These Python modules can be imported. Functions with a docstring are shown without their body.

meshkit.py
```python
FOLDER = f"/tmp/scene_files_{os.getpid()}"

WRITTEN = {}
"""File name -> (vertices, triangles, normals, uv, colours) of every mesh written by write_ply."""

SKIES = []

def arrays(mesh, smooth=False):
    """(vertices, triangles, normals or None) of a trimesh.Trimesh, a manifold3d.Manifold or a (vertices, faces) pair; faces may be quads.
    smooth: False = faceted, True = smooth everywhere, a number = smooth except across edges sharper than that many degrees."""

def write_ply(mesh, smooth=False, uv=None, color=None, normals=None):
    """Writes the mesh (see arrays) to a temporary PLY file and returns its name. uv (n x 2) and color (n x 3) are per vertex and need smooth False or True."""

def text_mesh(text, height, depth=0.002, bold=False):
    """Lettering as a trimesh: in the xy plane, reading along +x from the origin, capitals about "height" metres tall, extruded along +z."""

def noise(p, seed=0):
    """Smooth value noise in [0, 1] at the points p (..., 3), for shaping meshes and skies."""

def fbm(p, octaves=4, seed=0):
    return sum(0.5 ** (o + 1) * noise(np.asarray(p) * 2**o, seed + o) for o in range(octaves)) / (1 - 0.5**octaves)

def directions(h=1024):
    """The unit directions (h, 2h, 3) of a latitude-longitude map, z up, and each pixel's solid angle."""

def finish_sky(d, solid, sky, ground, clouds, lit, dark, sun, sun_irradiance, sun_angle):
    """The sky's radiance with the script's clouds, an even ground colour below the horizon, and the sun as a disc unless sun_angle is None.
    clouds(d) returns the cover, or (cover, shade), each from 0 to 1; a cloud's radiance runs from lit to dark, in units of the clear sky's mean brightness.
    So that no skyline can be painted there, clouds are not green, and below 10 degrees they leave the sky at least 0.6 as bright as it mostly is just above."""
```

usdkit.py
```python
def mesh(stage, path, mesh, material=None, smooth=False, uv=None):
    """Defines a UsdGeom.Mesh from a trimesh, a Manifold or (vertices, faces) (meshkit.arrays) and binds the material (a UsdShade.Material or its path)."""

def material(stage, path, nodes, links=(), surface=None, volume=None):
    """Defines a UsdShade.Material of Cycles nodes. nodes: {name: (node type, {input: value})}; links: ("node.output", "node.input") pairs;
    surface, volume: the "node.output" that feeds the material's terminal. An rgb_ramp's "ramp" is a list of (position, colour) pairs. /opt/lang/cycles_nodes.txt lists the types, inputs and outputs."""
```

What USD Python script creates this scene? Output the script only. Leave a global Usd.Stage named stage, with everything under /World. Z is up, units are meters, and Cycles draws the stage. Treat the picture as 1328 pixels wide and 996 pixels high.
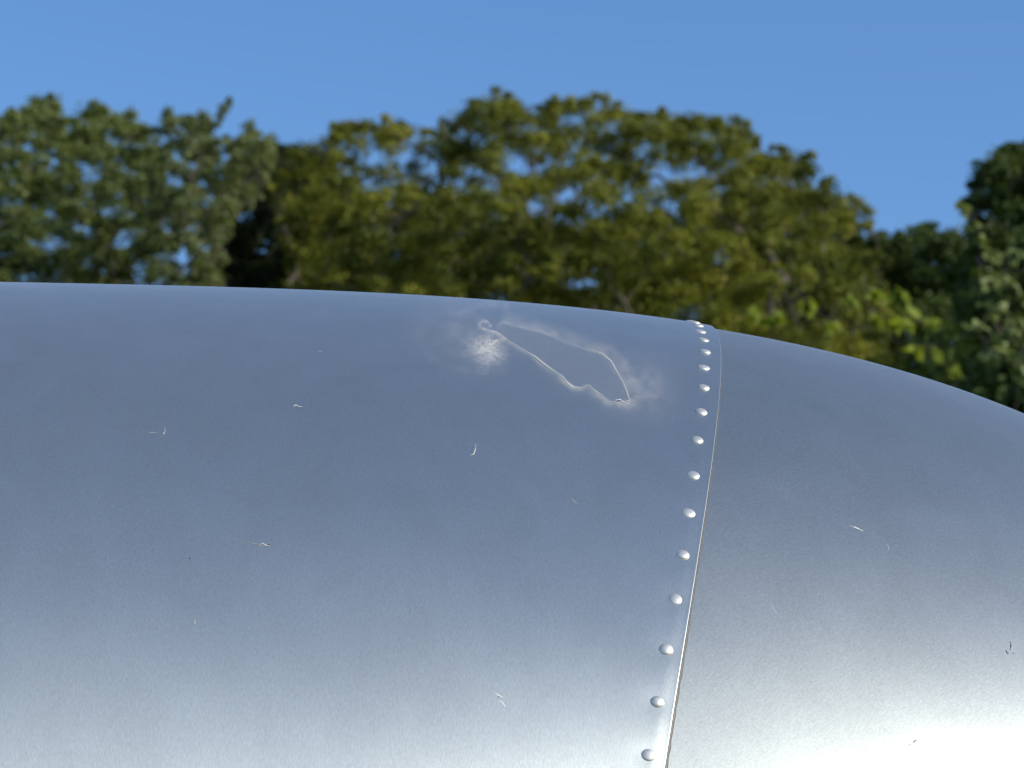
import math, random
import numpy as np
import trimesh
import usdkit, meshkit
from shapely.geometry import Polygon, Point
from pxr import Usd, UsdGeom, UsdLux, UsdShade, Gf, Sdf, Vt

stage = Usd.Stage.CreateInMemory()
UsdGeom.SetStageUpAxis(stage, 'Z'); UsdGeom.SetStageMetersPerUnit(stage, 1.0)
UsdGeom.Xform.Define(stage, '/World'); UsdGeom.Scope.Define(stage, '/World/Looks')

# ------------------------------------------------------------------ camera
PITCH = math.radians(17.0)
CAM = np.array([0.0, 0.0, 1.6])
FPX, W, H = 4427.0, 1328, 996           # focal length in picture widths of 1328
cam = UsdGeom.Camera.Define(stage, '/World/camera')
cam.AddTranslateOp().Set(Gf.Vec3d(*CAM)); cam.AddRotateXOp().Set(90 + 17.0)
cam.CreateHorizontalApertureAttr(36.0); cam.CreateVerticalApertureAttr(27.0)
cam.CreateFocalLengthAttr(36.0 * FPX / W)
cam.CreateClippingRangeAttr(Gf.Vec2f(0.05, 10000))
cam.CreateFStopAttr(25.0); cam.CreateFocusDistanceAttr(1.98)
EXPOSURE = 0.5
cam.CreateExposureAttr(EXPOSURE)
fw = np.array([0, math.cos(PITCH), math.sin(PITCH)]); upv = np.array([0, -math.sin(PITCH), math.cos(PITCH)]); rt = np.array([1.0, 0, 0])


def proj(P):
    d = P - CAM; z = d @ fw
    return np.stack([W / 2 + FPX * (d @ rt) / z, H / 2 - FPX * (d @ upv) / z], -1)


def at(px, py, dist):
    """the place seen at photograph position px, py, dist metres north of the camera"""
    d = fw + rt * ((px - W / 2) / FPX) + upv * ((H / 2 - py) / FPX)
    return CAM + d * (dist / d[1])


# ------------------------------------------------------------------ sky and sun
SUN_EL, SUN_AZ = math.radians(27.5), math.radians(117.0)
usdkit.material(stage, '/World/Looks/sky_look', {
    's': ('sky_texture', {'sky_type': 'single_scattering', 'sun_disc': False, 'sun_elevation': SUN_EL, 'sun_rotation': SUN_AZ,
                          'altitude': 200.0, 'air_density': 1.0, 'aerosol_density': 0.8, 'ozone_density': 2.0}),
    'h': ('hsv', {'saturation': 1.23, 'hue': 0.505}), 'b': ('background_shader', {'strength': 0.135})}, [('s.color', 'h.color'), ('h.color', 'b.color')], surface='b.background')
dome = UsdLux.DomeLight.Define(stage, '/World/sky')
UsdShade.MaterialBindingAPI.Apply(dome.GetPrim()).Bind(UsdShade.Material.Get(stage, '/World/Looks/sky_look'))
dome.GetPrim().SetCustomDataByKey('kind', 'structure')
sun = UsdLux.DistantLight.Define(stage, '/World/sun')
sun.CreateIntensityAttr(1.0); sun.CreateAngleAttr(0.53); sun.CreateNormalizeAttr(True); sun.CreateColorAttr(Gf.Vec3f(1.0, 0.93, 0.82))
sd = np.array([math.sin(SUN_AZ) * math.cos(SUN_EL), math.cos(SUN_AZ) * math.cos(SUN_EL), math.sin(SUN_EL)])
zx = np.cross([0, 0, 1], sd); zx /= np.linalg.norm(zx); zy = np.cross(sd, zx)
sun.AddTransformOp().Set(Gf.Matrix4d(*zx, 0, *zy, 0, *sd, 0, 0, 0, 0, 1))

# ------------------------------------------------------------------ helpers
_names = {}


def path_for(name, parent='/World'):
    k = (str(parent), name); n = _names.get(k, 0); _names[k] = n + 1
    return f'{parent}/{name}' if n == 0 else f'{parent}/{name}_{n:03d}'


def tag(p, label=None, cat=None, group=None, kind=None):
    p = p.GetPrim() if hasattr(p, 'GetPrim') else p
    for k, v in (('label', label), ('category', cat), ('group', group), ('kind', kind)):
        if v:
            p.SetCustomDataByKey(k, v)
    return p


def thing(name, label, cat, loc=(0, 0, 0), group=None):
    x = UsdGeom.Xform.Define(stage, path_for(name)); x.AddTranslateOp().Set(Gf.Vec3d(*map(float, loc)))
    tag(x, label, cat, group)
    return x


def obj(name, mesh, look, parent=None, smooth=False, org=None):
    """one Mesh prim; org: the world place of the parent thing, taken off the points"""
    p = str(parent.GetPath()) if parent is not None else '/World'
    if org is not None:
        v, f = (mesh.vertices, mesh.faces) if hasattr(mesh, 'vertices') else mesh
        mesh = (np.asarray(v) - np.asarray(org), f)
    return usdkit.mesh(stage, path_for(name, p), mesh, '/World/Looks/' + look, smooth=smooth)


def mat(name, nodes, links, surface, **k):
    usdkit.material(stage, '/World/Looks/' + name, nodes, links, surface=surface, **k)


def cat_mesh(parts):
    vs, fs, n = [], [], 0
    for v, f in parts:
        vs.append(v); fs.append(np.asarray(f) + n); n += len(v)
    return np.vstack(vs), np.vstack(fs)


# ------------------------------------------------------------------ materials
def metal(name, base, rough, grain, grain_scale, stretch, strength, streak=None, dull=0.1, aniso=0.0):
    """weathered clear-coated aluminium: fine grain relief, cloudy roughness, white oxide where the 'wear' of the mesh says"""
    nodes = {
        'g': ('geometry', {}),
        'm1': ('mapping', {'mapping_type': 'point', 'scale': stretch}),
        'n1': ('noise_texture', {'scale': grain_scale, 'detail': 3.0, 'roughness': 0.65}),
        'b1': ('bump', {'strength': strength, 'distance': grain}),
        'n2': ('noise_texture', {'scale': 7.0, 'detail': 5.0, 'roughness': 0.6}),
        'r2': ('map_range', {'from_min': 0.3, 'from_max': 0.7, 'to_min': rough - 0.01, 'to_max': rough + 0.01}),
        'n3': ('noise_texture', {'scale': 800.0, 'detail': 3.0, 'roughness': 0.7}),
        'c3': ('map_range', {'from_min': 0.3, 'from_max': 0.7, 'to_min': 0.80, 'to_max': 1.02}),
        'm4': ('mapping', {'mapping_type': 'point', 'scale': (26.0, 26.0, 5.0)}), 'n4': ('noise_texture', {'scale': 1.0, 'detail': 6.0, 'roughness': 0.62, 'distortion': 0.4}),
        'c4': ('map_range', {'from_min': 0.25, 'from_max': 0.75, 'to_min': 0.90, 'to_max': 1.04}), 'k4': ('math', {'math_type': 'multiply'}),
        'col': ('mix_color', {'blend_type': 'multiply', 'fac': 1.0, 'a': base}),
        'p': ('principled_bsdf', {'metallic': 1.0, 'distribution': 'multi_ggx', 'anisotropic': aniso}),
        'tg': ('combine_xyz', {'x': 1.0, 'y': 0.056, 'z': 0.0}),
        'w': ('attribute', {'attribute': 'wear'}),
        'nw': ('noise_texture', {'scale': 650.0, 'detail': 5.0, 'roughness': 0.75}),
        'rw': ('map_range', {'from_min': 0.3, 'from_max': 0.7, 'to_min': 0.05, 'to_max': 1.35}),
        'mw': ('math', {'math_type': 'multiply_add', 'use_clamp': True, 'value3': dull}),
        'd': ('diffuse_bsdf', {'color': (0.42, 0.42, 0.415), 'roughness': 0.5}),
        'x': ('mix_closure', {}),
    }
    links = [('g.position', 'm1.vector'), ('m1.vector', 'n1.vector'), ('n1.fac', 'b1.height'), ('b1.normal', 'p.normal'),
             ('g.position', 'n2.vector'), ('n2.fac', 'r2.value'), ('r2.result', 'p.roughness'),
             ('m1.vector', 'n3.vector'), ('n3.fac', 'c3.value'), ('g.position', 'm4.vector'), ('m4.vector', 'n4.vector'), ('n4.fac', 'c4.value'), ('c3.result', 'k4.value1'), ('c4.result', 'k4.value2'), ('k4.value', 'col.b'), ('col.result', 'p.base_color'),
             ('g.position', 'nw.vector'), ('nw.fac', 'rw.value'), ('w.fac', 'mw.value1'), ('rw.result', 'mw.value2'),
             ('mw.value', 'x.fac'), ('tg.vector', 'p.tangent'), ('p.BSDF', 'x.closure1'), ('d.BSDF', 'x.closure2')]
    if streak:
        rot, sc, amt = streak
        nodes.update({'mq': ('mapping', {'mapping_type': 'point', 'rotation': rot}), 'ms': ('mapping', {'mapping_type': 'point', 'scale': sc}),
                      'ns': ('noise_texture', {'scale': 1.0, 'detail': 3.0, 'roughness': 0.65}), 'cs': ('map_range', {'from_min': 0.35, 'from_max': 0.65, 'to_min': 0.91, 'to_max': 1.01}), 'col2': ('mix_color', {'blend_type': 'multiply', 'fac': 1.0}),
                      'b2': ('bump', {'strength': strength, 'distance': amt})})
        links = [l for l in links if l not in (('b1.normal', 'p.normal'), ('col.result', 'p.base_color'))]
        links += [('g.position', 'mq.vector'), ('mq.vector', 'ms.vector'), ('ns.fac', 'cs.value'), ('col.result', 'col2.a'), ('cs.result', 'col2.b'), ('col2.result', 'p.base_color'), ('ms.vector', 'ns.vector'), ('ns.fac', 'b2.height'), ('b1.normal', 'b2.normal'), ('b2.normal', 'p.normal')]
    mat(name, nodes, links, 'x.closure')


metal('outer_sheet_metal', (0.575, 0.625, 0.59), 0.395, 0.0002, 900.0, (1.8, 1.0, 0.28), 0.2, dull=0.10, aniso=0.66)
metal('end_sheet_metal', (0.49, 0.53, 0.505), 0.44, 0.00012, 1200.0, (1.0, 1.0, 1.0), 0.22, dull=0.065, aniso=0.45,
      streak=((0, math.radians(50), 0), (14.0, 400.0, 1000.0), 0.00005))
metal('rivet_metal', (0.64, 0.66, 0.64), 0.50, 0.0002, 900.0, (1, 1, 1), 0.3, dull=0.33)


def plain(name, col, rough, metallic=0.0, var=0.25, scale=300.0):
    mat(name, {'g': ('geometry', {}), 'n': ('noise_texture', {'scale': scale, 'detail': 4.0}),
               'r': ('rgb_ramp', {'ramp': [(0.25, tuple(c * (1 - var) for c in col)), (0.75, tuple(min(1, c * (1 + var)) for c in col))]}),
               'p': ('principled_bsdf', {'roughness': rough, 'metallic': metallic})},
        [('g.position', 'n.vector'), ('n.fac', 'r.fac'), ('r.color', 'p.base_color')], 'p.BSDF')


plain('sealant', (0.06, 0.058, 0.055), 0.55, scale=500.0)
plain('white_oxide', (0.43, 0.43, 0.42), 0.6, var=0.2, scale=600.0)
plain('pale_smudge', (0.5, 0.51, 0.5), 0.6)
plain('pale_scratch', (0.36, 0.36, 0.35), 0.5)
plain('dried_speck', (0.29, 0.29, 0.265), 0.7, var=0.3, scale=800.0)
plain('black_speck', (0.03, 0.03, 0.03), 0.7)
plain('rubber', (0.03, 0.03, 0.03), 0.8)
plain('steel', (0.55, 0.55, 0.55), 0.4, metallic=1.0, var=0.1)
plain('chassis_paint', (0.04, 0.04, 0.04), 0.5)


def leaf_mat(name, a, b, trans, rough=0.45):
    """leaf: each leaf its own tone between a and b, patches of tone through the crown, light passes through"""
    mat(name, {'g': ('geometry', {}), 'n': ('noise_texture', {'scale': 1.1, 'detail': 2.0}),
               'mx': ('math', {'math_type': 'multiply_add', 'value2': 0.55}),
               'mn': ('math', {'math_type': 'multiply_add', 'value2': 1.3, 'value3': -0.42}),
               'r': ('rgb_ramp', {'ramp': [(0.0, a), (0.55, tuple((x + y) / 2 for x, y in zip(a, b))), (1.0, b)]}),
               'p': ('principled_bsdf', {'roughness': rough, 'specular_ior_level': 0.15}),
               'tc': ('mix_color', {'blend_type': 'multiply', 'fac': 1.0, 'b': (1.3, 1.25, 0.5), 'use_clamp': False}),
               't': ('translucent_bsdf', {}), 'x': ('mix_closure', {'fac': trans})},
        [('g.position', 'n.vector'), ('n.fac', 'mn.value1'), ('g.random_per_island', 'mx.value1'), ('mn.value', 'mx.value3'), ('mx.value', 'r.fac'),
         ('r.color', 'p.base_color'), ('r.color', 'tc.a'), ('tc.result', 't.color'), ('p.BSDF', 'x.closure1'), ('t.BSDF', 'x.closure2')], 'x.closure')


leaf_mat('olive_leaf', (0.045, 0.065, 0.010), (0.46, 0.45, 0.060), 0.25)
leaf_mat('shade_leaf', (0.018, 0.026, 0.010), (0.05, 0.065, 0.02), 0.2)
leaf_mat('grey_green_leaf', (0.085, 0.115, 0.032), (0.29, 0.34, 0.13), 0.28)
leaf_mat('deep_green_leaf', (0.040, 0.065, 0.016), (0.110, 0.150, 0.040), 0.25)
leaf_mat('pale_green_leaf', (0.085, 0.12, 0.035), (0.30, 0.34, 0.14), 0.33)
leaf_mat('wispy_leaf', (0.09, 0.12, 0.045), (0.29, 0.33, 0.14), 0.30)
leaf_mat('bright_leaf', (0.14, 0.19, 0.02), (0.33, 0.38, 0.06), 0.45)
plain('bark', (0.06, 0.048, 0.036), 0.9, var=0.45, scale=25.0)
mat('grass_ground', {'g': ('geometry', {}), 'n': ('noise_texture', {'scale': 0.35, 'detail': 8.0, 'roughness': 0.7}),
                     'n2': ('noise_texture', {'scale': 60.0, 'detail': 3.0}),
                     'r': ('rgb_ramp', {'ramp': [(0.3, (0.045, 0.065, 0.02)), (0.55, (0.075, 0.09, 0.03)), (0.75, (0.12, 0.11, 0.055))]}),
                     'b': ('bump', {'strength': 0.8, 'distance': 0.05}), 'p': ('principled_bsdf', {'roughness': 0.9})},
    [('g.position', 'n.vector'), ('g.position', 'n2.vector'), ('n.fac', 'r.fac'), ('r.color', 'p.base_color'), ('n2.fac', 'b.height'), ('b.normal', 'p.normal')], 'p.BSDF')

# ------------------------------------------------------------------ ground
xs = np.concatenate([-np.geomspace(4000, 8, 22), np.linspace(-6, 6, 9), np.geomspace(8, 4000, 22)])
gx, gy = np.meshgrid(xs, xs + 8, indexing='ij')
gv = np.stack([gx.ravel(), gy.ravel(), np.zeros(gx.size)], -1)
gv[:, 2] = (meshkit.noise(gv * 0.11, 3) - 0.5) * 0.05 * (np.hypot(gv[:, 0], gv[:, 1] - 8) > 7)


def grid_faces(n, m):
    i = np.arange(n * m).reshape(n, m)
    return np.stack([i[:-1, :-1].ravel(), i[1:, :-1].ravel(), i[1:, 1:].ravel(), i[:-1, 1:].ravel()], -1)


tag(obj('ground', (gv, grid_faces(len(xs), len(xs))), 'grass_ground', smooth=True), kind='structure')

# ------------------------------------------------------------------ the trailer's skin: a rounded section drawn along an axis, closing in at both ends
R_C, Y0, Z0, YAW, U_FRONT, L_END, P_END, Q_END, R_ROOF, R_SIDE = 0.5863, 2.1607, 2.3247, -0.055635, -0.43975, 1.34353, 4.0, 2.27, 4.0, 3.0
U_REAR = -3.4
_g = np.radians(np.linspace(-90, 90, 1801)); _d = np.degrees(_g)
_sm = lambda x: 1 / (1 + np.exp(-np.clip(x, -60, 60)))
_rho = R_C + (R_ROOF - R_C) * _sm((_d - 78) / 3) + (R_SIDE - R_C) * _sm((6 - _d) / 3) * _sm((_d + 20) / 3)
_cum = lambda a: np.concatenate([[0], np.cumsum((a[1:] + a[:-1]) / 2 * (_g[1] - _g[0]))])
_sy, _sz = _cum(_rho * np.sin(_g)), _cum(_rho * np.cos(_g))
_y71, _z71, _yt = np.interp(math.radians(71), _g, _sy), np.interp(math.radians(71), _g, _sz), _sy[-1]
CY, CZ = _yt - _y71, -1.15
CA, SA = math.cos(YAW), math.sin(YAW)


def skin0(u, th):
    """th: normal's angle round the section in degrees: -90 belly edge, 0 near side, 90 top, 180 far side, 270 far belly edge"""
    th = np.asarray(th, float); u = np.asarray(u, float)
    far = th > 90
    psi = np.radians(np.where(far, 180 - th, th))
    yl = np.interp(psi, _g, _sy) - _y71; zl = np.interp(psi, _g, _sz) - _z71
    yl = np.where(far, 2 * CY - yl, yl)
    t = np.clip(np.maximum((u - U_FRONT), (U_REAR - u)) / L_END, 0, 0.9999)
    k = (1 - t ** P_END) ** (1 / Q_END)
    yl = CY + k * (yl - CY); zl = CZ + k * (zl - CZ)
    return np.stack([u * CA + yl * SA, -u * SA + yl * CA + Y0, zl + Z0], -1)


def skin(u, th, off=0.0):
    P = skin0(u, th); h = 1e-4
    tu = skin0(u + h, th) - skin0(u - h, th); tt = skin0(u, np.asarray(th) + 0.01) - skin0(u, np.asarray(th) - 0.01)
    n = np.cross(tu, tt); n /= np.maximum(np.linalg.norm(n, axis=-1, keepdims=True), 1e-12)
    return P + n * np.asarray(off)[..., None], n


def on_skin(pts):
    """where on the skin (u, th) the photograph's points lie"""
    pts = np.atleast_2d(np.asarray(pts, float))
    U, T = np.meshgrid(np.linspace(-.6, .75, 136), np.linspace(-10, 84, 190), indexing='ij')
    q = proj(skin0(U, T)); fr = np.zeros(U.shape, bool); fr[:, :-1] = np.diff(q[..., 1], axis=1) < 0
    out = []
    for p in pts:
        d = ((q - p) ** 2).sum(-1); d[~fr] = 1e12
        i = np.unravel_index(d.argmin(), d.shape); x = np.array([U[i], T[i]])
        for _ in range(7):
            f = lambda a: proj(skin0(a[0], a[1]))
            e = p - f(x)
            J = np.stack([(f(x + [1e-5, 0]) - f(x)) / 1e-5, (f(x + [0, 1e-3]) - f(x)) / 1e-3], -1)
            x = x + np.clip(np.linalg.lstsq(J, e, rcond=None)[0], [-.03, -1.5], [.03, 1.5])
        out.append(x)
    return np.array(out)


seam_px = [(861.5, 996), (869, 940), (880, 880), (889, 820), (897.5, 770), (906, 720), (914, 660), (921, 610), (927.5, 550), (932, 510), (935, 480), (935.5, 460), (933, 442), (929.5, 433)]
rivet_px = [(840.5, 980), (852.5, 911), (864, 843), (875.5, 778), (885.5, 720.5), (893, 666.5), (899, 617.5), (904, 572), (909.5, 535.5), (912.5, 504), (912.5, 478), (914, 457.5), (912, 442), (908, 431.5)]
sm_, rv_ = on_skin(seam_px), on_skin(rivet_px)


def curve_fit(a, deg):
    """smooth u over th, going on straight beyond the ends and levelling off"""
    c = np.polyfit(a[:, 1], a[:, 0], deg); lo, hi = a[:, 1].min(), a[:, 1].max(); d = np.polyder(c)
    def f(th):
        th = np.asarray(th, float); th = np.where(th > 90, 180 - th, th)
        m = np.clip(th, lo, hi)
        e = np.polyval(c, m) + np.where(th < lo, np.polyval(d, lo) * 40 * np.tanh((th - lo) / 40), 0) + np.where(th > hi, np.polyval(d, hi) * 12 * np.tanh((th - hi) / 12), 0)
        return e
    return f


seam_u = curve_fit(sm_, 3); riv_u = curve_fit(rv_, 3)
# rivets: the visible ones where they are, the row going on at the same pitch below and over the roof
arc = lambda t: np.interp(np.radians(t), _g, _cum(_rho))
pitch = (arc(rv_[-1, 1]) - arc(rv_[0, 1])) / (len(rv_) - 1)
th_all = list(rv_[:, 1])
a0, a1 = arc(rv_[0, 1]), arc(rv_[-1, 1]); inv = lambda s: math.degrees(np.interp(s, _cum(_rho), _g))
low = [inv(a0 - pitch * k) for k in range(1, 22)]
high = [inv(a1 + pitch * k) for k in range(1, 60) if a1 + pitch * k < arc(90)]
rng0 = np.random.default_rng(5)
riv = [(rv_[i, 0], rv_[i, 1]) for i in range(len(rv_))] + [(float(riv_u(t)), t) for t in high] + [(float(riv_u(t)), t) for t in low]
riv_xyz = skin0(np.array([r[0] for r in riv]), np.array([r[1] for r in riv]))

OUT_OFF, IN_OFF = 0.0008, -0.0014
_dn = on_skin([(628, 452), (720, 470), (800, 515), (575, 455)])
DENTS = [(skin0(a[0], a[1]), dep, sg) for a, dep, sg in zip(_dn, (0.0007, 0.0006, 0.0004, 0.0005), (0.011, 0.022, 0.012, 0.02))]


def sheet_off(w, P):
    """how far the outer sheet stands off: rolled down towards its edge, dented a little round every rivet, slightly wavy"""
    s = np.clip(w / 0.008, 0, 1); o = OUT_OFF - 0.0004 * (1 - s * s * (3 - 2 * s))
    o = o + 0.00016 * np.sin(P[..., 0] * 23 + 3 * np.sin(P[..., 2] * 9)) * np.sin(P[..., 2] * 17 + 1.3) * np.clip(w / 0.08 - .5, 0, 1)
    for c, dep, sg in DENTS:
        o = o - dep * np.exp(-((P - c) ** 2).sum(-1) / (2 * sg ** 2))
    for c in riv_xyz[:34]:
        d2 = ((P - c) ** 2).sum(-1)
        o = o - 0.00022 * np.exp(-d2 / (2 * 0.006 ** 2))
    return o


# ------------------------------------------------------------------ corrosion bloom under the lacquer: shape in photograph pixels, kept as a 'wear' value on the sheet
Z = lambda pts: [(560 + x / 4.15, 380 + y / 4.15) for x, y in pts]
upper_line = Z([(350, 185), (362, 170), (382, 160), (440, 176), (520, 196), (600, 215), (680, 250), (760, 281), (850, 312), (912, 330), (962, 370), (990, 420), (1020, 470), (1046, 530), (1062, 582)])
lower_line = Z([(325, 272), (345, 258), (392, 250), (440, 281), (500, 316), (560, 350), (600, 385), (650, 420), (695, 450), (730, 490), (760, 512), (800, 515), (845, 499), (870, 526), (905, 560), (942, 586), (1000, 597), (1062, 585)])
loop_line = Z([(318, 182), (300, 158), (276, 150), (254, 166), (262, 186), (302, 206), (346, 216), (372, 232), (394, 248)])
tick_line = Z([(302, 226), (309, 250), (308, 274)])
tail_line = Z([(262, 306), (285, 290), (318, 282), (345, 260)])


def seg_dist(q, line):
    line = np.asarray(line, float); best = np.full(len(q), 1e9)
    for a, b in zip(line[:-1], line[1:]):
        ab = b - a; t = np.clip(((q - a) @ ab) / (ab @ ab), 0, 1)
        best = np.minimum(best, np.linalg.norm(q - a - t[:, None] * ab, axis=1))
    return best


def wear_at(P):
    q = proj(P); n = len(q); out = np.zeros(n)
    m = (q[:, 0] > 480) & (q[:, 0] < 900) & (q[:, 1] > 385) & (q[:, 1] < 640)
    q = q[m]; w = np.zeros(len(q))
    poly = np.array(upper_line + lower_line[::-1]); pg = Polygon(poly).buffer(0)
    from shapely import contains_xy
    inside = contains_xy(pg, q[:, 0], q[:, 1])
    nz = meshkit.noise(np.c_[q / 9.0, np.zeros(len(q))], 2); n2 = meshkit.noise(np.c_[q / 3.2, np.ones(len(q))], 4)
    # feathered bloom below the left end, drawn out in fine rays
    c = np.array([635.0, 456.0]); dx, dy = q[:, 0] - c[0], q[:, 1] - c[1]
    ang = np.arctan2(dy, dx); rr = np.hypot(dx / 17, dy / 15)
    rays = meshkit.noise(np.c_[ang * 6, rr * 0.6, np.zeros(len(q))], 7)
    w += 0.72 * np.exp(-rr ** 2.0) * (0.3 + 1.1 * rays)
    rr2 = np.hypot((q[:, 0] - 628) / 13, (q[:, 1] - 443) / 9); w += 0.4 * np.exp(-rr2 ** 2) * n2 + 0.16 * np.exp(-np.hypot((q[:, 0] - 622) / 34, (q[:, 1] - 440) / 26) ** 2) * (0.3 + nz)
    # band outside the upper edge and soft fade at the right end
    d_up = seg_dist(q, upper_line[2:]); w += np.where(inside, 0, 0.24 * np.exp(-(d_up / 5.0) ** 1.3) * (0.4 + 0.9 * nz))
    d_hi = seg_dist(q, Z([(420, 145), (600, 195), (800, 262), (960, 315), (1030, 380), (1090, 480)])); w += np.where(inside, 0, 0.15 * np.exp(-(d_hi / 9) ** 2) * (0.3 + nz))
    w += 0.2 * np.exp(-np.hypot((q[:, 0] - 834) / 34, (q[:, 1] - 505) / 32) ** 2) * (0.5 + nz)
    d_lo = seg_dist(q, lower_line); w += np.where(inside, 0, 0.22 * np.exp(-(d_lo / 8.0) ** 1.5) * (0.2 + nz) * np.clip((q[:, 0] - 640) / 60, 0.3, 1))
    core = w * 0
    for ln, wd, am in ((upper_line, 1.3, .15), (lower_line, 1.8, .34), (lower_line[5:7], 2.6, .55), (lower_line[8:11], 3.0, .6), (upper_line[9:12], 2.4, .3)):
        core = np.maximum(core, .7 * am * np.exp(-(seg_dist(q, ln) / wd) ** 2) * (.35 + 1.0 * n2))
    w += 0.30 * np.exp(-np.hypot((q[:, 0] - 812) / 13, (q[:, 1] - 527) / 5) ** 2) * n2
    # creases: faint arcs to the left
    for k, (r_, a_) in enumerate(((52, .10), (74, .07), (100, .06))):
        d = np.abs(np.hypot((q[:, 0] - 640), (q[:, 1] - 425) * 1.7) - r_); w += a_ * np.exp(-(d / 9) ** 2) * (q[:, 0] < 660) * (0.3 + nz)
    w = np.where(inside, w * 0.35 + 0.09, w)
    w += core + 0.35 * np.exp(-(seg_dist(q, loop_line) / 2.2) ** 2) * (.3 + n2) + 0.3 * np.exp(-(seg_dist(q, tail_line) / 2.2) ** 2)
    out[m] = w
    return np.clip(out, 0, 0.9)


# ------------------------------------------------------------------ trailer
trailer = thing('travel_trailer', 'silver riveted aluminium trailer with a rounded roof, white corrosion scar and one curved seam', 'trailer')
dense = np.degrees(np.concatenate([np.interp(np.arange(arc(12), arc(44), 0.0016), _cum(_rho), _g), np.interp(np.arange(arc(44), arc(74), 0.0009), _cum(_rho), _g)]))
ths = np.concatenate([np.linspace(-90, 11, 44), dense, np.linspace(74.3, 106, 40), np.linspace(108, 270, 60)])


def float_primvar(m, name, vals):
    UsdGeom.PrimvarsAPI(m).CreatePrimvar(name, Sdf.ValueTypeNames.FloatArray, 'vertex').Set(Vt.FloatArray.FromNumpy(np.asarray(vals, np.float32)))


ws = np.concatenate([[0.0, 0.0004, 0.0009, 0.0015], np.arange(0.0022, 0.045, 0.0013), np.arange(0.045, 0.165, 0.0009), np.arange(0.167, 0.5, 0.007), np.linspace(0.52, 3.0, 26)])
su = seam_u(ths)
u_end = U_REAR - L_END * 0.9999
rear = U_REAR - L_END * np.sin(np.linspace(0.0, 1, 26) * math.pi / 2)
rear[-1] = u_end
Wg = np.stack([np.concatenate([ws, su_ - np.linspace(su_ - 3.0, U_REAR, 6)[1:-1], su_ - rear]) for su_ in su])
Ug = su[:, None] - Wg; Tg = np.repeat(ths[:, None], Ug.shape[1], 1)
base0 = skin0(Ug, Tg)
off = sheet_off(Wg, base0); off = np.where(Wg > 0.4, OUT_OFF, off)
P, Nn = skin(Ug, Tg, off)
# folded edge of the sheet: a small round-over, then its cut face
e1 = P[:, :1] - Nn[:, :1] * 0.00042 + (P[:, :1] - P[:, 3:4]) / np.linalg.norm(P[:, :1] - P[:, 3:4], axis=-1, keepdims=True) * 0.00042
e2 = e1 - Nn[:, :1] * 0.0010
full = np.concatenate([e2, e1, P], 1)
n_, m_ = full.shape[:2]
v = full.reshape(-1, 3); f = grid_faces(n_, m_)
outer = obj('roof_sheet', (v, f), 'outer_sheet_metal', trailer, smooth=True)
tag(outer, 'brushed aluminium roof sheet with flaking white scar')
float_primvar(outer, 'wear', wear_at(v))
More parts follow.
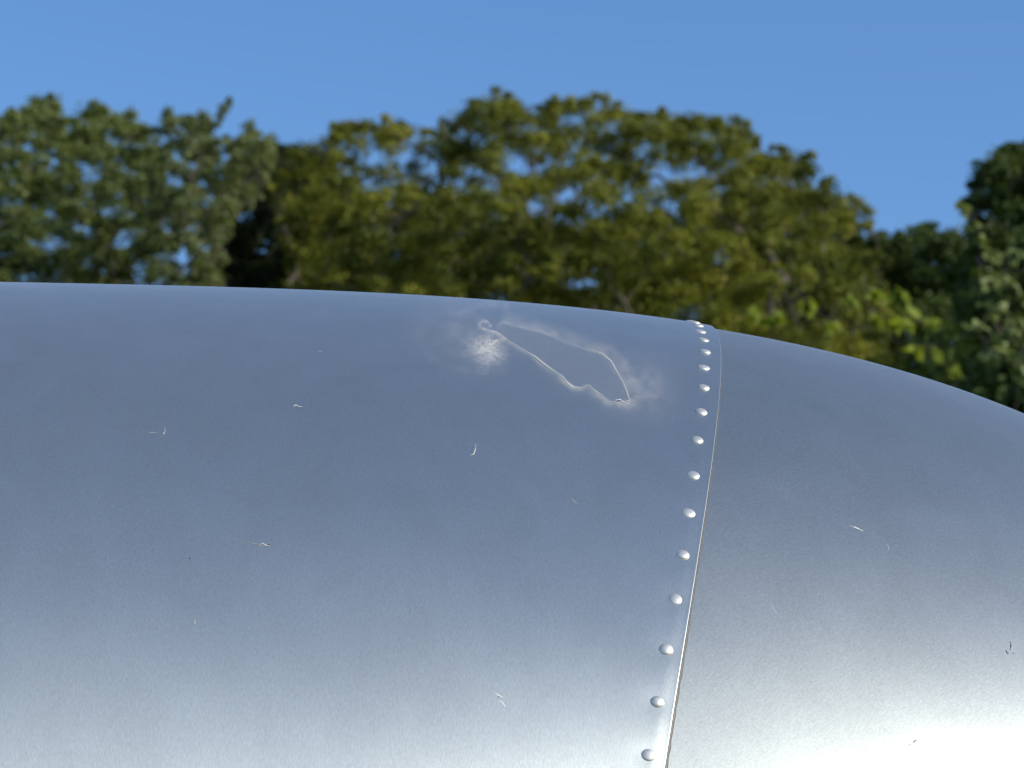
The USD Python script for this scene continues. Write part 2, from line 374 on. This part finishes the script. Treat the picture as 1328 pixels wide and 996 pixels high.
# end sheet, tucked under the outer one
vs_ = np.concatenate([np.linspace(-0.016, 0.06, 60), np.linspace(0.064, 0.5, 80)])
endu = U_FRONT + L_END * np.sin(np.linspace(0.0, 1, 60) ** 0.8 * math.pi / 2); endu[-1] = U_FRONT + L_END * 0.9999
Ue = np.stack([np.concatenate([s_ + vs_, s_ + 0.5 + (endu[endu > s_ + 0.505][None, :][0][-22:] - s_ - 0.5)]) for s_ in su])
Pe, Ne = skin(Ue, np.repeat(ths[:, None], Ue.shape[1], 1), np.full(Ue.shape, IN_OFF))
ve = Pe.reshape(-1, 3)
endm = obj('end_sheet', (ve, grid_faces(*Ue.shape)), 'end_sheet_metal', trailer, smooth=True)
tag(endm, 'domed end sheet with fine slanting scratches')
float_primvar(endm, 'wear', np.zeros(len(ve)))
# bead of sealant in the joint, thin at the top and wider lower down
prof = []
wid = np.interp(ths, [-90, 20, 35, 55, 70, 110], [0.0019, 0.0018, 0.0013, 0.0005, 0.0003, 0.0003]) * (0.85 + 0.35 * meshkit.noise(np.c_[ths * 2.0, ths * 0, ths * 0], 9))
for s_, o_ in ((-0.0012, 0.0002), (0.2, 0.0003), (0.75, -0.0001), (1.0, -0.0012), (1.05, -0.0018)):
    u_ = su + (s_ if s_ < 0 else 0) + (wid + 0.0004) * max(s_, 0)
    prof.append(skin(u_, ths, np.full(len(ths), IN_OFF + 0.0009 + o_))[0])
obj('sealant_bead', (np.stack(prof, 1).reshape(-1, 3), grid_faces(len(ths), 5)), 'sealant', trailer, smooth=True)
# floor pan under the body
uu = np.concatenate([np.linspace(u_end, U_REAR, 14), np.linspace(U_REAR + .1, U_FRONT, 10)[:-1], np.linspace(U_FRONT, U_FRONT + L_END * 0.9999, 16)])
pa, pb = skin0(uu, np.full(len(uu), -90.0)), skin0(uu, np.full(len(uu), 270.0))
obj('floor_pan', (np.stack([pa, pb], 1).reshape(-1, 3), grid_faces(len(uu), 2)), 'chassis_paint', trailer)


# rivets: low button heads with a tiny lip, each turned a little off true
def rivet_mesh(r, h, seed):
    pr = [(0.0, h), (0.35, h * 0.965), (0.62, h * 0.84), (0.83, h * 0.60), (0.95, h * 0.32), (1.0, h * 0.10), (0.985, -0.1 * h), (0.98, -0.5 * h)]
    n = 20; a = np.linspace(0, 2 * math.pi, n, endpoint=False)
    v = [(0, 0, h)]; f = []
    rg = np.random.default_rng(seed); e = 1 + rg.uniform(-.03, .03)
    for q_, z_ in pr[1:]:
        v += [(q_ * r * math.cos(t) * e, q_ * r * math.sin(t) / e, z_) for t in a]
    f += [(0, 1 + i, 1 + (i + 1) % n) for i in range(n)]
    for k in range(len(pr) - 2):
        b = 1 + k * n
        for i in range(n):
            j = (i + 1) % n
            f += [(b + i, b + n + i, b + n + j), (b + i, b + n + j, b + j)]
    return np.array(v, float), np.array(f)


for i, (u_, t_) in enumerate(riv):
    c, nn = skin(np.array([u_]), np.array([t_]), np.array([OUT_OFF - 0.0003])); c, nn = c[0], nn[0]
    nn = nn + rng0.normal(0, 0.03, 3); nn /= np.linalg.norm(nn)
    ax = np.cross(nn, [0, 0, 1.0]); ax /= np.linalg.norm(ax); ay = np.cross(nn, ax)
    v, f = rivet_mesh(0.00385 * (1 + rng0.uniform(-.03, .03)), 0.0015 * (1 + rng0.uniform(-.12, .12)), i)
    w = c + v[:, :1] * ax + v[:, 1:2] * ay + v[:, 2:] * nn
    r_ = obj('rivet', (w, f), 'rivet_metal', outer, smooth=True)


# raised lacquer edges and specks: thin ragged ribbons lying on the sheet
def ribbon(pxs, widths, off=0.00005, step=1.2, jag=0.25, seed=0, inner=False):
    p = np.asarray(pxs, float); seg = np.r_[0, np.cumsum(np.linalg.norm(np.diff(p, axis=0), axis=1))]
    n = max(3, int(seg[-1] / step)); t = np.linspace(0, seg[-1], n)
    c = np.stack([np.interp(t, seg, p[:, 0]), np.interp(t, seg, p[:, 1])], -1)
    ww = np.interp(t / seg[-1], np.linspace(0, 1, len(widths)), widths)
    rg = np.random.default_rng(seed); ww = ww * (1 + jag * rg.normal(0, 1, n)); ww = np.maximum(ww * 0.72, 0.12)
    c = c + rg.normal(0, 0.22, c.shape)
    d = np.gradient(c, axis=0); d /= np.maximum(np.linalg.norm(d, axis=1, keepdims=True), 1e-9); s = np.stack([-d[:, 1], d[:, 0]], -1)
    lr = np.concatenate([c + s * ww[:, None] / 2, c - s * ww[:, None] / 2])
    k = on_skin_fast(lr)
    base = OUT_OFF if k[:, 0].mean() < seam_u(k[:, 1].mean()) else IN_OFF
    Pm, Nm = skin(k[:, 0], k[:, 1], np.full(2 * n, base + 0.00004)); Pc = (Pm[:n] + Pm[n:]) / 2 + Nm[:n] * off
    return np.concatenate([Pm[:n], Pc, Pm[n:]]), np.concatenate([grid_faces(3, n)])


_U, _T = np.meshgrid(np.linspace(-.45, .5, 400), np.linspace(8, 84, 500), indexing='ij')
_q = proj(skin0(_U, _T)); _fr = np.zeros(_U.shape, bool); _fr[:, :-1] = np.diff(_q[..., 1], axis=1) < 0
from scipy.spatial import cKDTree
_tree = cKDTree(_q[_fr]); _uf, _tf = _U[_fr], _T[_fr]


def on_skin_fast(p):
    i = _tree.query(p)[1]; u, t = _uf[i].copy(), _tf[i].copy()
    for _ in range(5):
        q = proj(skin0(u, t)); e = p - q
        a = (proj(skin0(u + 1e-5, t)) - q) / 1e-5; b = (proj(skin0(u, t + 1e-3)) - q) / 1e-3
        det = a[:, 0] * b[:, 1] - a[:, 1] * b[:, 0]
        u = u + np.clip((e[:, 0] * b[:, 1] - e[:, 1] * b[:, 0]) / det, -.02, .02); t = t + np.clip((a[:, 0] * e[:, 1] - a[:, 1] * e[:, 0]) / det, -1, 1)
    return np.stack([u, t], -1)


for k, (ln, wd) in enumerate(((upper_line[8:], [.2, 1.0, 1.5, .6, .8, .6]), (lower_line, [.5, .6, .5, .5, 1.6, 1.2, .5, 2.2, .5, .6, .7, .5, 1.0]),
                              (loop_line, [.4, .7, .6, .9, .7]), (tick_line, [.5, .9, .5]), (tail_line, [.4, .8, .6]),
                              (Z([(860, 520), (915, 555), (950, 580)]), [.4, .8, .4]), (Z([(985, 585), (1010, 578), (1030, 590)]), [.8, 1.4, .6]))):
    obj('lacquer_edge', ribbon(ln, wd, seed=k), 'white_oxide', outer, smooth=True)
marks = [([(380, 529), (384, 526.5), (388, 529), (394, 528.5)], [1.0, 2.6, 1.6, .4]), ([(193, 561.5), (198, 562.5), (204, 563.5)], [.5, 1.1, .4]), ([(213, 556), (214.5, 560), (212, 564.5)], [1.6, 1.2, 2.2]),
         ([(617, 577), (616.5, 584), (614.5, 590), (609, 592.5)], [.9, 2.0, 2.6, .7]), ([(320, 703), (328, 706), (335, 707.3)], [.4, .9, .5]), ([(336, 709), (340, 706), (344, 708), (350, 709)], [1.2, 2.4, 2.0, 1.2]),
         ([(300, 711), (304, 715), (307, 718)], [.4, .8, .4]), ([(741, 648), (745, 652), (748, 655)], [.6, 1.3, .6]), ([(252, 803), (253, 808), (252.5, 812)], [1.0, 2.4, 1.0]),
         ([(642, 900), (647, 903), (653, 906)], [1.4, 2.4, 1.2]), ([(645, 909), (650, 911), (655, 917)], [1.0, 2.2, 2.6]), ([(413, 457), (417, 458)], [.6, 1.0]), ([(504, 411), (512, 411)], [.5, .6])]
for k, (ln, wd) in enumerate(marks):
    obj('lacquer_chip', ribbon(ln, wd, seed=20 + k, step=1.0, jag=0.35), 'pale_smudge' if k in (9, 10) else 'dried_speck', outer, smooth=True)
for k, p in enumerate(((348.5, 707.5), (246.5, 725), (646.5, 905))):
    obj('dark_speck', ribbon([(p[0] - .8, p[1]), (p[0], p[1] + .4), (p[0] + .8, p[1])], [.8, 1.5, .8], off=.0003, seed=60 + k, step=.5), 'black_speck', outer)
for k, (ln, wd) in enumerate([([(1103, 679), (1109, 681), (1114, 683), (1121, 687)], [.6, 2.0, 2.2, .6]), ([(998, 775), (1007, 792), (1016, 807)], [.4, .8, .4]), ([(1066, 497), (1068, 500)], [.6, .8]), ([(1150, 703), (1154, 707), (1153, 712)], [.5, .9, .5]), ([(1128, 761), (1130, 763)], [1.0, 1.3])]):
    obj('scratch', ribbon(ln, wd, seed=80 + k, jag=.35, off=.00005), 'pale_scratch', endm)
for k, (ln, wd) in enumerate([([(1311, 830), (1312.5, 836), (1311, 841)], [.5, 1.4, .8]), ([(1306, 842), (1308.5, 846)], [1.6, 2.4]), ([(1178, 965), (1182, 964)], [1.4, 1.6]), ([(1185, 961), (1190, 957.5)], [1.6, 1.0]), ([(1314, 845), (1317, 845)], [1.2, .8])]):
    obj('dark_speck', ribbon(ln, wd, seed=90 + k, jag=.35, off=.0002, step=.8), 'black_speck', endm)
# running gear
for i, (u_, side) in enumerate(((-2.2, 1), (-2.2, -1), (-1.35, 1), (-1.35, -1))):
    near = skin0(np.array([u_]), np.array([-60.0 if side > 0 else 240.0]))[0]
    ctr = np.array([near[0], near[1] + 0.14 * side, 0.345])
    tor = trimesh.creation.torus(0.245, 0.10, major_sections=40, minor_sections=14); tor.vertices[:, 2] *= 0.95
    rim = trimesh.creation.revolve(np.array([(0.001, 0.045), (0.06, 0.055), (0.09, 0.035), (0.15, 0.03), (0.185, 0.06), (0.2, 0.06), (0.2, -0.06), (0.001, -0.06)]), sections=36)
    T = trimesh.transformations.rotation_matrix(math.pi / 2, [1, 0, 0]) if side > 0 else trimesh.transformations.rotation_matrix(-math.pi / 2, [1, 0, 0])
    T = trimesh.transformations.translation_matrix(ctr) @ trimesh.transformations.rotation_matrix(-YAW, [0, 0, 1]) @ T
    tor.apply_transform(T); rim.apply_transform(T)
    wheel = UsdGeom.Xform.Define(stage, path_for('wheel', trailer.GetPath()))
    obj('tyre', tor, 'rubber', wheel, smooth=True); obj('rim', rim, 'steel', wheel, smooth=40)
for u_ in (-2.2, -1.35):
    a, b = skin0(np.array([u_, u_]), np.array([-60.0, 240.0])); a[2] = b[2] = 0.345
    ax_ = trimesh.creation.cylinder(0.035, segment=[a + [0, .1, 0], b - [0, .1, 0]], sections=16)
    obj('axle', ax_, 'chassis_paint', trailer, smooth=40)
    for q_ in (a, b):
        s_ = 1 if q_ is a else -1
        c_ = trimesh.creation.box((0.06, 0.05, 0.30)); c_.apply_translation(q_ + [0, .28 * s_, .08]); obj('spring_hanger', c_, 'chassis_paint', trailer)


# ------------------------------------------------------------------ trees
def leaf_quads(c, nrm, size, rg, aspect=0.55):
    """folded leaves: a kite of two triangles about its midrib, one island each"""
    n = len(c)
    d = rg.normal(0, 1, (n, 3)); d -= (d * nrm).sum(1, keepdims=True) * nrm; d /= np.linalg.norm(d, axis=1, keepdims=True)
    s = np.cross(nrm, d); L = size[:, None]
    tip, tail = c + d * L * .5, c - d * L * .5
    fold = nrm * L * 0.10
    l, r = c + s * L * aspect * .5 + fold, c - s * L * aspect * .5 + fold
    v = np.stack([tail, l, tip, r], 1).reshape(-1, 3); i = np.arange(n)[:, None] * 4
    return v, np.vstack([i + [0, 2, 1], i + [0, 3, 2]])


def tube(a, b, ra, rb, k=6):
    d = b - a; L = np.linalg.norm(d); d = d / max(L, 1e-9)
    x = np.cross(d, [0.3, 0.9, 0.2]); x /= np.linalg.norm(x); y = np.cross(d, x)
    t = np.linspace(0, 2 * math.pi, k, endpoint=False); ring = np.cos(t)[:, None] * x + np.sin(t)[:, None] * y
    v = np.vstack([a + ring * ra, b + ring * rb]); i = np.arange(k); j = (i + 1) % k
    return v, np.vstack([np.stack([i, j, k + j], -1), np.stack([i, k + j, k + i], -1)])


def plant_tree(name, label, cat, dist, root_px, outline, holes, seed, look, blob=(20, 40), leaves=170, leaf=0.075, thick=4.2, spread=1.6, layers=2, flat=0.84, group=None, fork=0.42, dense_k=0.58, extra=None, low_to=None, pockets=0, trunk_r=0.22):
    """outline and holes are read off the photograph and laid out at the tree's own distance; tufts of leaves fill the crown's depth, every tuft on a branch"""
    rg = np.random.default_rng(seed); poly = Polygon(outline).buffer(0); holes = [(h[0], h[1], h[2] * .55, h[3] * .55) for h in holes]; m = dist / FPX / math.cos(PITCH)  # metres per pixel out there
    base = at(root_px, H / 2, dist).copy(); base[2] = 0
    t = thing(name, label, cat, base, group)
    x0, y0, x1, y1 = poly.bounds; blobs = []
    dim = [(rg.uniform(max(x0, -60), min(x1, 1390)), rg.uniform(y0 + 60, 430), rg.uniform(10, 26), rg.uniform(6, 15)) for _ in range(pockets)]   # hollows between the leaf masses, the inner leaves show there
    for layer in range(layers):
        placed = []; tries = 0
        need = int(poly.area / (blob[0] * blob[1]) * 6)
        while tries < need:
            tries += 1
            p = np.array([rg.uniform(x0, x1), rg.uniform(y0, y1)])
            deep = p[1] > 560
            r = rg.uniform(*blob) * (1.6 if deep else 1) * (0.75 if layer == 0 and rg.random() < .35 else 1)
            if not poly.contains(Point(p)):
                continue
            if not deep and poly.exterior.distance(Point(p)) < r * 0.55:
                r = max(poly.exterior.distance(Point(p)) / 0.6, 7)
                if r < 9:
                    continue
            if any(math.hypot((p[0] - h[0]) / (h[2] + r * .5), (p[1] - h[1]) / (h[3] + r * .5)) < 1 for h in (holes + dim if layer < layers - 1 else holes)):
                continue
            if any((p[0] - q[0]) ** 2 + (p[1] - q[1]) ** 2 < (dense_k * (r + q[2])) ** 2 for q in placed):
                continue
            placed.append((p[0], p[1], r))
        for (px, py, r) in placed:
            edge = min(poly.exterior.distance(Point(px, py)) / 120.0, 1)
            dd = dist + (-spread * edge + rg.uniform(-.5, .5) if layer == 0 else (rg.uniform(-.2, 1) * spread * 1.3 if layer < layers - 1 or layers < 3 else spread * rg.uniform(1.3, 2.0)))
            blobs.append((at(px, py, dd), r * m, py))
    top_line = [q for q in np.linspace(0, poly.exterior.length, int(poly.exterior.length / 11)) if poly.exterior.interpolate(q).y < 420]
    for q in top_line:                                    # loose sprigs that feather the outline
        if rg.random() < .6:
            e = poly.exterior.interpolate(q); blobs.append((at(e.x + rg.normal(0, 4), e.y + rg.normal(0, 4), dist + rg.uniform(-.5, .5) * spread), rg.uniform(5, 10) * m, e.y))
    for px, py, r in (extra or []):
        blobs.append((at(px, py, dist - spread * .6), r * m, py))
    if low_to:                                            # lower crown, hidden behind the trailer from here
        zc = min(b[0][2] for b in blobs); xc = np.array([b[0][0] for b in blobs])
        for _ in range(70):
            blobs.append((np.array([rg.uniform(np.percentile(xc, 8), np.percentile(xc, 92)), dist + rg.uniform(-1, 1) * spread, low_to + (zc + .8 - low_to) * rg.random() ** .6]), rg.uniform(.5, 1.0), 900))
    vs, ns, ss = [], [], []
    for c, r, py in blobs:
        k = int(leaves * thick * (1.0 if py < 600 else 0.7) * np.clip((r / (30 * m)) ** 1.6, .10, 2.2))
        d = rg.normal(0, 1, (k, 3)); d /= np.linalg.norm(d, axis=1, keepdims=True)
        d[:, 2] = np.where((d[:, 2] < -.15) & (rg.random(k) < .55), -d[:, 2], d[:, 2])
        rad = r * rg.uniform(0.25, 1.0, k) ** 0.5 * (1 + 0.35 * rg.normal(0, 1, k).clip(-1.5, 1.8) * 0.6)
        wob = meshkit.noise((c + d * r) * (2.2 / max(r, .1)), seed) - .5
        pos = c + d * (rad * (1 + .9 * wob))[:, None] * [1, 1, flat]
        nr = d * 0.6 + [0, 0, 0.42] + rg.normal(0, .45, (k, 3)); nr /= np.linalg.norm(nr, axis=1, keepdims=True)
        vs.append(pos); ns.append(nr); ss.append(0.78 * leaf * rg.uniform(.65, 1.35, k) * (1 if py < 600 else 1.7))
    v, f = leaf_quads(np.vstack(vs), np.vstack(ns), np.concatenate(ss), rg)
    # skeleton: trunk to a fork, then each tuft hung on the nearest branch that leads to it
    top = max(b[0][2] for b in blobs); cx = np.mean([b[0][0] for b in blobs])
    fz = top * fork
    nodes = [base.copy(), np.array([base[0] + rg.normal(0, .08), dist + rg.normal(0, .1), fz * .5]), np.array([base[0] * .8 + cx * .2, dist, fz])]
    par = [-1, 0, 1]
    order = sorted(range(len(blobs)), key=lambda i: np.linalg.norm(blobs[i][0] - nodes[2]))
    for i in order:
        c = blobs[i][0]; A = np.array(nodes[2:])
        cost = np.linalg.norm(A - c, axis=1) + 1.3 * np.maximum(A[:, 2] - c[2] + .15, 0)
        j = int(cost.argmin()) + 2; a = nodes[j]; L = np.linalg.norm(c - a)
        prev = j
        for s in range(1, max(2, int(L / .9)) + 1):
            q = s / max(2, int(L / .9)); nodes.append(a + (c - a) * q + (rg.normal(0, .06 * L, 3) * (1 if q < 1 else 0)).clip(-.3, .3) + [0, 0, .10 * L * math.sin(q * math.pi)]); par.append(prev); prev = len(nodes) - 1
    cnt = np.ones(len(nodes))
    for i in range(len(nodes) - 1, 0, -1):
        cnt[par[i]] += cnt[i]
    rad = trunk_r * (cnt / cnt[0]) ** 0.62; rad = np.maximum(rad, 0.006)
    tr, li = [], []
    for i in range(1, len(nodes)):
        a, b = nodes[par[i]], nodes[i]
        (tr if i <= 2 else li).append(tube(a, b, min(rad[par[i]], rad[i] * 1.5) * (1.35 if par[i] == 0 else 1), rad[i], 10 if i <= 2 else 5))
    obj('trunk', cat_mesh(tr), 'bark', t, smooth=50, org=base)
    obj('branches', cat_mesh(li), 'bark', t, smooth=True, org=base)
    tag(obj('crown', (v, f), look, t, org=base), kind=None)
    return t, base


LOW = 700
# back row, dark, seen through the gaps
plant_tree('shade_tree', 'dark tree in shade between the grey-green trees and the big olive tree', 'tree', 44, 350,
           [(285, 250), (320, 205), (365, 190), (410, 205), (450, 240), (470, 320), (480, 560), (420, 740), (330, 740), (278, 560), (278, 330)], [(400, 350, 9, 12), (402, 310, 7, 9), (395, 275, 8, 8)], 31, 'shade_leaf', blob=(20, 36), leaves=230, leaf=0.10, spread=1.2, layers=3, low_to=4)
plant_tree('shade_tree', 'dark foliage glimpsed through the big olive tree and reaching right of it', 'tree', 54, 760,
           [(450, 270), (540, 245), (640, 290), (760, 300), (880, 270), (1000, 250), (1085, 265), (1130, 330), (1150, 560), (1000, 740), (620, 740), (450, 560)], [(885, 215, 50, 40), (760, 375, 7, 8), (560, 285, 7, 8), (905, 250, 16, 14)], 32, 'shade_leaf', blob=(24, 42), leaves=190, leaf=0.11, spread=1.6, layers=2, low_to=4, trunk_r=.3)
plant_tree('shade_tree', 'dull green tree filling the dip between olive tree and tall right tree', 'tree', 44, 1200,
           [(1105, 330), (1135, 308), (1165, 312), (1190, 296), (1225, 298), (1260, 312), (1290, 300), (1370, 290), (1410, 400), (1400, 600), (1300, 730), (1180, 730), (1100, 600)], [], 33, 'deep_green_leaf', blob=(20, 36), leaves=230, leaf=0.09, spread=1.4, layers=3, low_to=3)
# left pair
plant_tree('broadleaf_tree', 'grey-green tree at the left edge with two rounded tops and small sky gaps', 'tree', 40, 60,
           [(-300, 420), (-270, 290), (-220, 205), (-150, 150), (-60, 140), (-5, 165), (12, 148), (35, 140), (52, 126), (76, 134), (82, 160), (100, 150), (122, 140), (150, 148), (172, 152), (195, 176), (212, 205), (205, 260), (200, 330), (185, 600), (120, 740), (-60, 790), (-220, 690)],
           [(66, 214, 13, 10), (28, 170, 6, 6), (122, 228, 9, 8), (102, 295, 11, 9), (160, 315, 16, 17), (178, 352, 9, 9), (55, 318, 6, 6), (142, 274, 6, 6), (22, 272, 5, 6), (127, 362, 7, 5), (40, 195, 6, 5)], 34, 'grey_green_leaf', blob=(14, 30), leaves=125, leaf=0.085, spread=1.5, layers=3, low_to=4)
plant_tree('broadleaf_tree', 'loose pale grey-green tree with wispy upright shoots left of centre', 'tree', 38, 260,
           [(200, 235), (212, 190), (214, 152), (228, 146), (234, 180), (240, 160), (256, 142), (272, 150), (276, 182), (286, 205), (300, 180), (325, 168), (348, 175), (358, 205), (342, 245), (300, 285), (284, 320), (284, 600), (255, 740), (225, 740), (195, 600), (190, 300)],
           [(222, 235, 8, 9), (290, 205, 10, 14), (320, 232, 9, 7), (245, 215, 6, 9), (268, 262, 6, 7), (215, 290, 7, 9), (300, 302, 8, 8), (236, 350, 7, 9), (280, 345, 8, 7)], 35, 'wispy_leaf', blob=(10, 23), leaves=110, leaf=0.075, spread=1.2, low_to=4, layers=3, trunk_r=.11,
           extra=[(290, 143, 9), (297, 132, 6), (286, 152, 6), (270, 160, 7), (283, 160, 4), (222, 160, 8), (262, 150, 8)])
# the big tree in the middle
plant_tree('olive_green_tree', 'broad sunlit olive-green tree with tufted spreading crown in the middle', 'tree', 40, 720,
           [(355, 260), (362, 225), (385, 192), (425, 182), (432, 163), (462, 158), (480, 168), (505, 160), (520, 156), (535, 170), (555, 178), (570, 172), (592, 158), (612, 138), (640, 126), (665, 128), (684, 144), (712, 136), (722, 126), (745, 136), (760, 128), (780, 128), (800, 142), (835, 146), (858, 146), (885, 156), (905, 150), (925, 152), (945, 166), (965, 160), (972, 180), (985, 198), (1010, 200), (1032, 206), (1050, 212), (1078, 218), (1070, 236), (1050, 242), (1075, 248), (1098, 252), (1122, 268), (1130, 292), (1118, 310), (1140, 340), (1160, 520), (1080, 700), (900, 790), (620, 790), (450, 700), (380, 520), (375, 330)],
           [(738, 158, 22, 11), (792, 168, 8, 6), (790, 205, 12, 10), (742, 212, 10, 10), (665, 215, 14, 10), (638, 240, 9, 8), (608, 222, 8, 10), (838, 195, 14, 10), (862, 222, 18, 14), (902, 222, 24, 16), (878, 280, 14, 12), (815, 262, 8, 10), (928, 205, 10, 8), (700, 225, 8, 7), (524, 276, 9, 7), (690, 262, 6, 6), (626, 290, 6, 8), (745, 372, 8, 9), (880, 335, 7, 8), (518, 330, 5, 8), (935, 345, 6, 6), (1028, 375, 8, 10), (606, 340, 6, 6), (960, 330, 6, 6)],
           36, 'olive_leaf', blob=(15, 32), leaves=135, leaf=0.075, spread=2.2, layers=3, low_to=4, trunk_r=.32, pockets=28)
# right edge, nearer
plant_tree('broadleaf_tree', 'tall dark leafy tree cut off by the right edge of the view', 'tree', 19, 1360,
           [(1258, 262), (1268, 240), (1276, 215), (1296, 200), (1310, 190), (1330, 188), (1390, 165), (1450, 195), (1490, 280), (1510, 430), (1480, 620), (1390, 740), (1290, 740), (1245, 620), (1252, 480), (1246, 400), (1262, 330)],
           [(1258, 300, 8, 8), (1300, 250, 5, 5)], 37, 'deep_green_leaf', blob=(17, 32), leaves=260, leaf=0.05, spread=0.8, layers=3, low_to=2.5, trunk_r=.10)


# leaves near enough to tell apart: each its own part, on shoots of a young tree
def shoot_tree(name, label, cat, dist, root_px, sprays, seed, look, leaf, group=None):
    rg = np.random.default_rng(seed); base = at(root_px, H / 2, dist).copy(); base[2] = 0
    t = thing(name, label, cat, base, group); br = []
    hub = base + [0, 0, at(root_px, 960, dist)[2]]
    br.append(tube(base.copy(), hub, .03, .010, 8))
    kite = np.array([(-.5, 0, 0), (-.25, .2, .05), (.1, .27, .06), (.5, 0, -.04), (.1, -.27, .06), (-.25, -.2, .05), (.1, 0, 0), (-.25, 0, 0)])
    kf = np.array([(0, 7, 1), (7, 6, 2), (7, 2, 1), (6, 3, 2), (0, 5, 7), (7, 5, 4), (7, 4, 6), (6, 4, 3)])
    done = []
    for (px, py, r, n) in sorted(sprays, key=lambda q: -q[1]):
        c = at(px, py, dist + rg.uniform(-.3, .3)); rm = r * dist / FPX
        src = min(done, key=lambda q: np.linalg.norm(q - c)) if done else hub
        done.append(c); L_ = np.linalg.norm(c - src)
        mid = (c + src) / 2 + np.array([rg.normal(0, .1), rg.normal(0, .1), .15]) * min(L_, 1)
        br.append(tube(src, mid, .002, .0015, 5)); br.append(tube(mid, c + [0, 0, -.5 * rm], .0015, .0012, 5))
        for _ in range(int(n * 1.7)):
            d = rg.normal(0, 1, 3); d /= np.linalg.norm(d); p = c + d * rm * rg.uniform(.2, 1) * [1, 1, .8]
            nr = np.array([.35, -.5, .6]) + rg.normal(0, .5, 3); nr /= np.linalg.norm(nr)
            ax = d + [0, 0, -.5] + rg.normal(0, .4, 3); ax -= (ax @ nr) * nr; ax /= np.linalg.norm(ax); ay = np.cross(nr, ax)
            s = leaf * rg.uniform(.6, 1.25)
            v = p + (kite[:, :1] * ax + kite[:, 1:2] * ay + kite[:, 2:] * nr) * s
            br.append(tube(c + (p - c) * .1, p - ax * s * .5, .002, .0015, 4))
            obj('leaf', (v, kf), look, t, smooth=True, org=base)
    obj('stems', cat_mesh(br), 'bark', t, smooth=True, org=base)
    return t


shoot_tree('sapling', 'young tree with bright yellow-green leaves just above the end sheet right of seam', 'sapling', 17, 1140,
           [(1160, 388, 20, 12), (1180, 412, 16, 8), (1134, 382, 9, 4), (1132, 416, 13, 7), (1048, 396, 13, 7), (1008, 412, 12, 6), (975, 408, 9, 4), (1105, 396, 12, 4), (1165, 420, 14, 7), (1210, 420, 12, 4), (1075, 425, 14, 6), (1215, 462, 10, 4), (1238, 485, 9, 4), (1190, 455, 12, 5)], 41, 'bright_leaf', 0.10)
shoot_tree('sapling', 'pale-leaved sapling in front of the dark tree at the right edge', 'sapling', 14, 1305,
           [(1252, 276, 8, 3), (1246, 266, 4, 2), (1264, 292, 9, 4), (1275, 312, 12, 5), (1290, 335, 16, 8), (1318, 330, 16, 9), (1300, 365, 18, 9), (1275, 370, 13, 6), (1322, 385, 16, 8), (1290, 405, 18, 9), (1318, 425, 16, 8), (1270, 425, 12, 5), (1302, 455, 16, 7), (1280, 460, 12, 4), (1330, 300, 14, 6), (1345, 350, 18, 8), (1345, 420, 18, 8), (1325, 480, 14, 5)], 42, 'pale_green_leaf', 0.068)
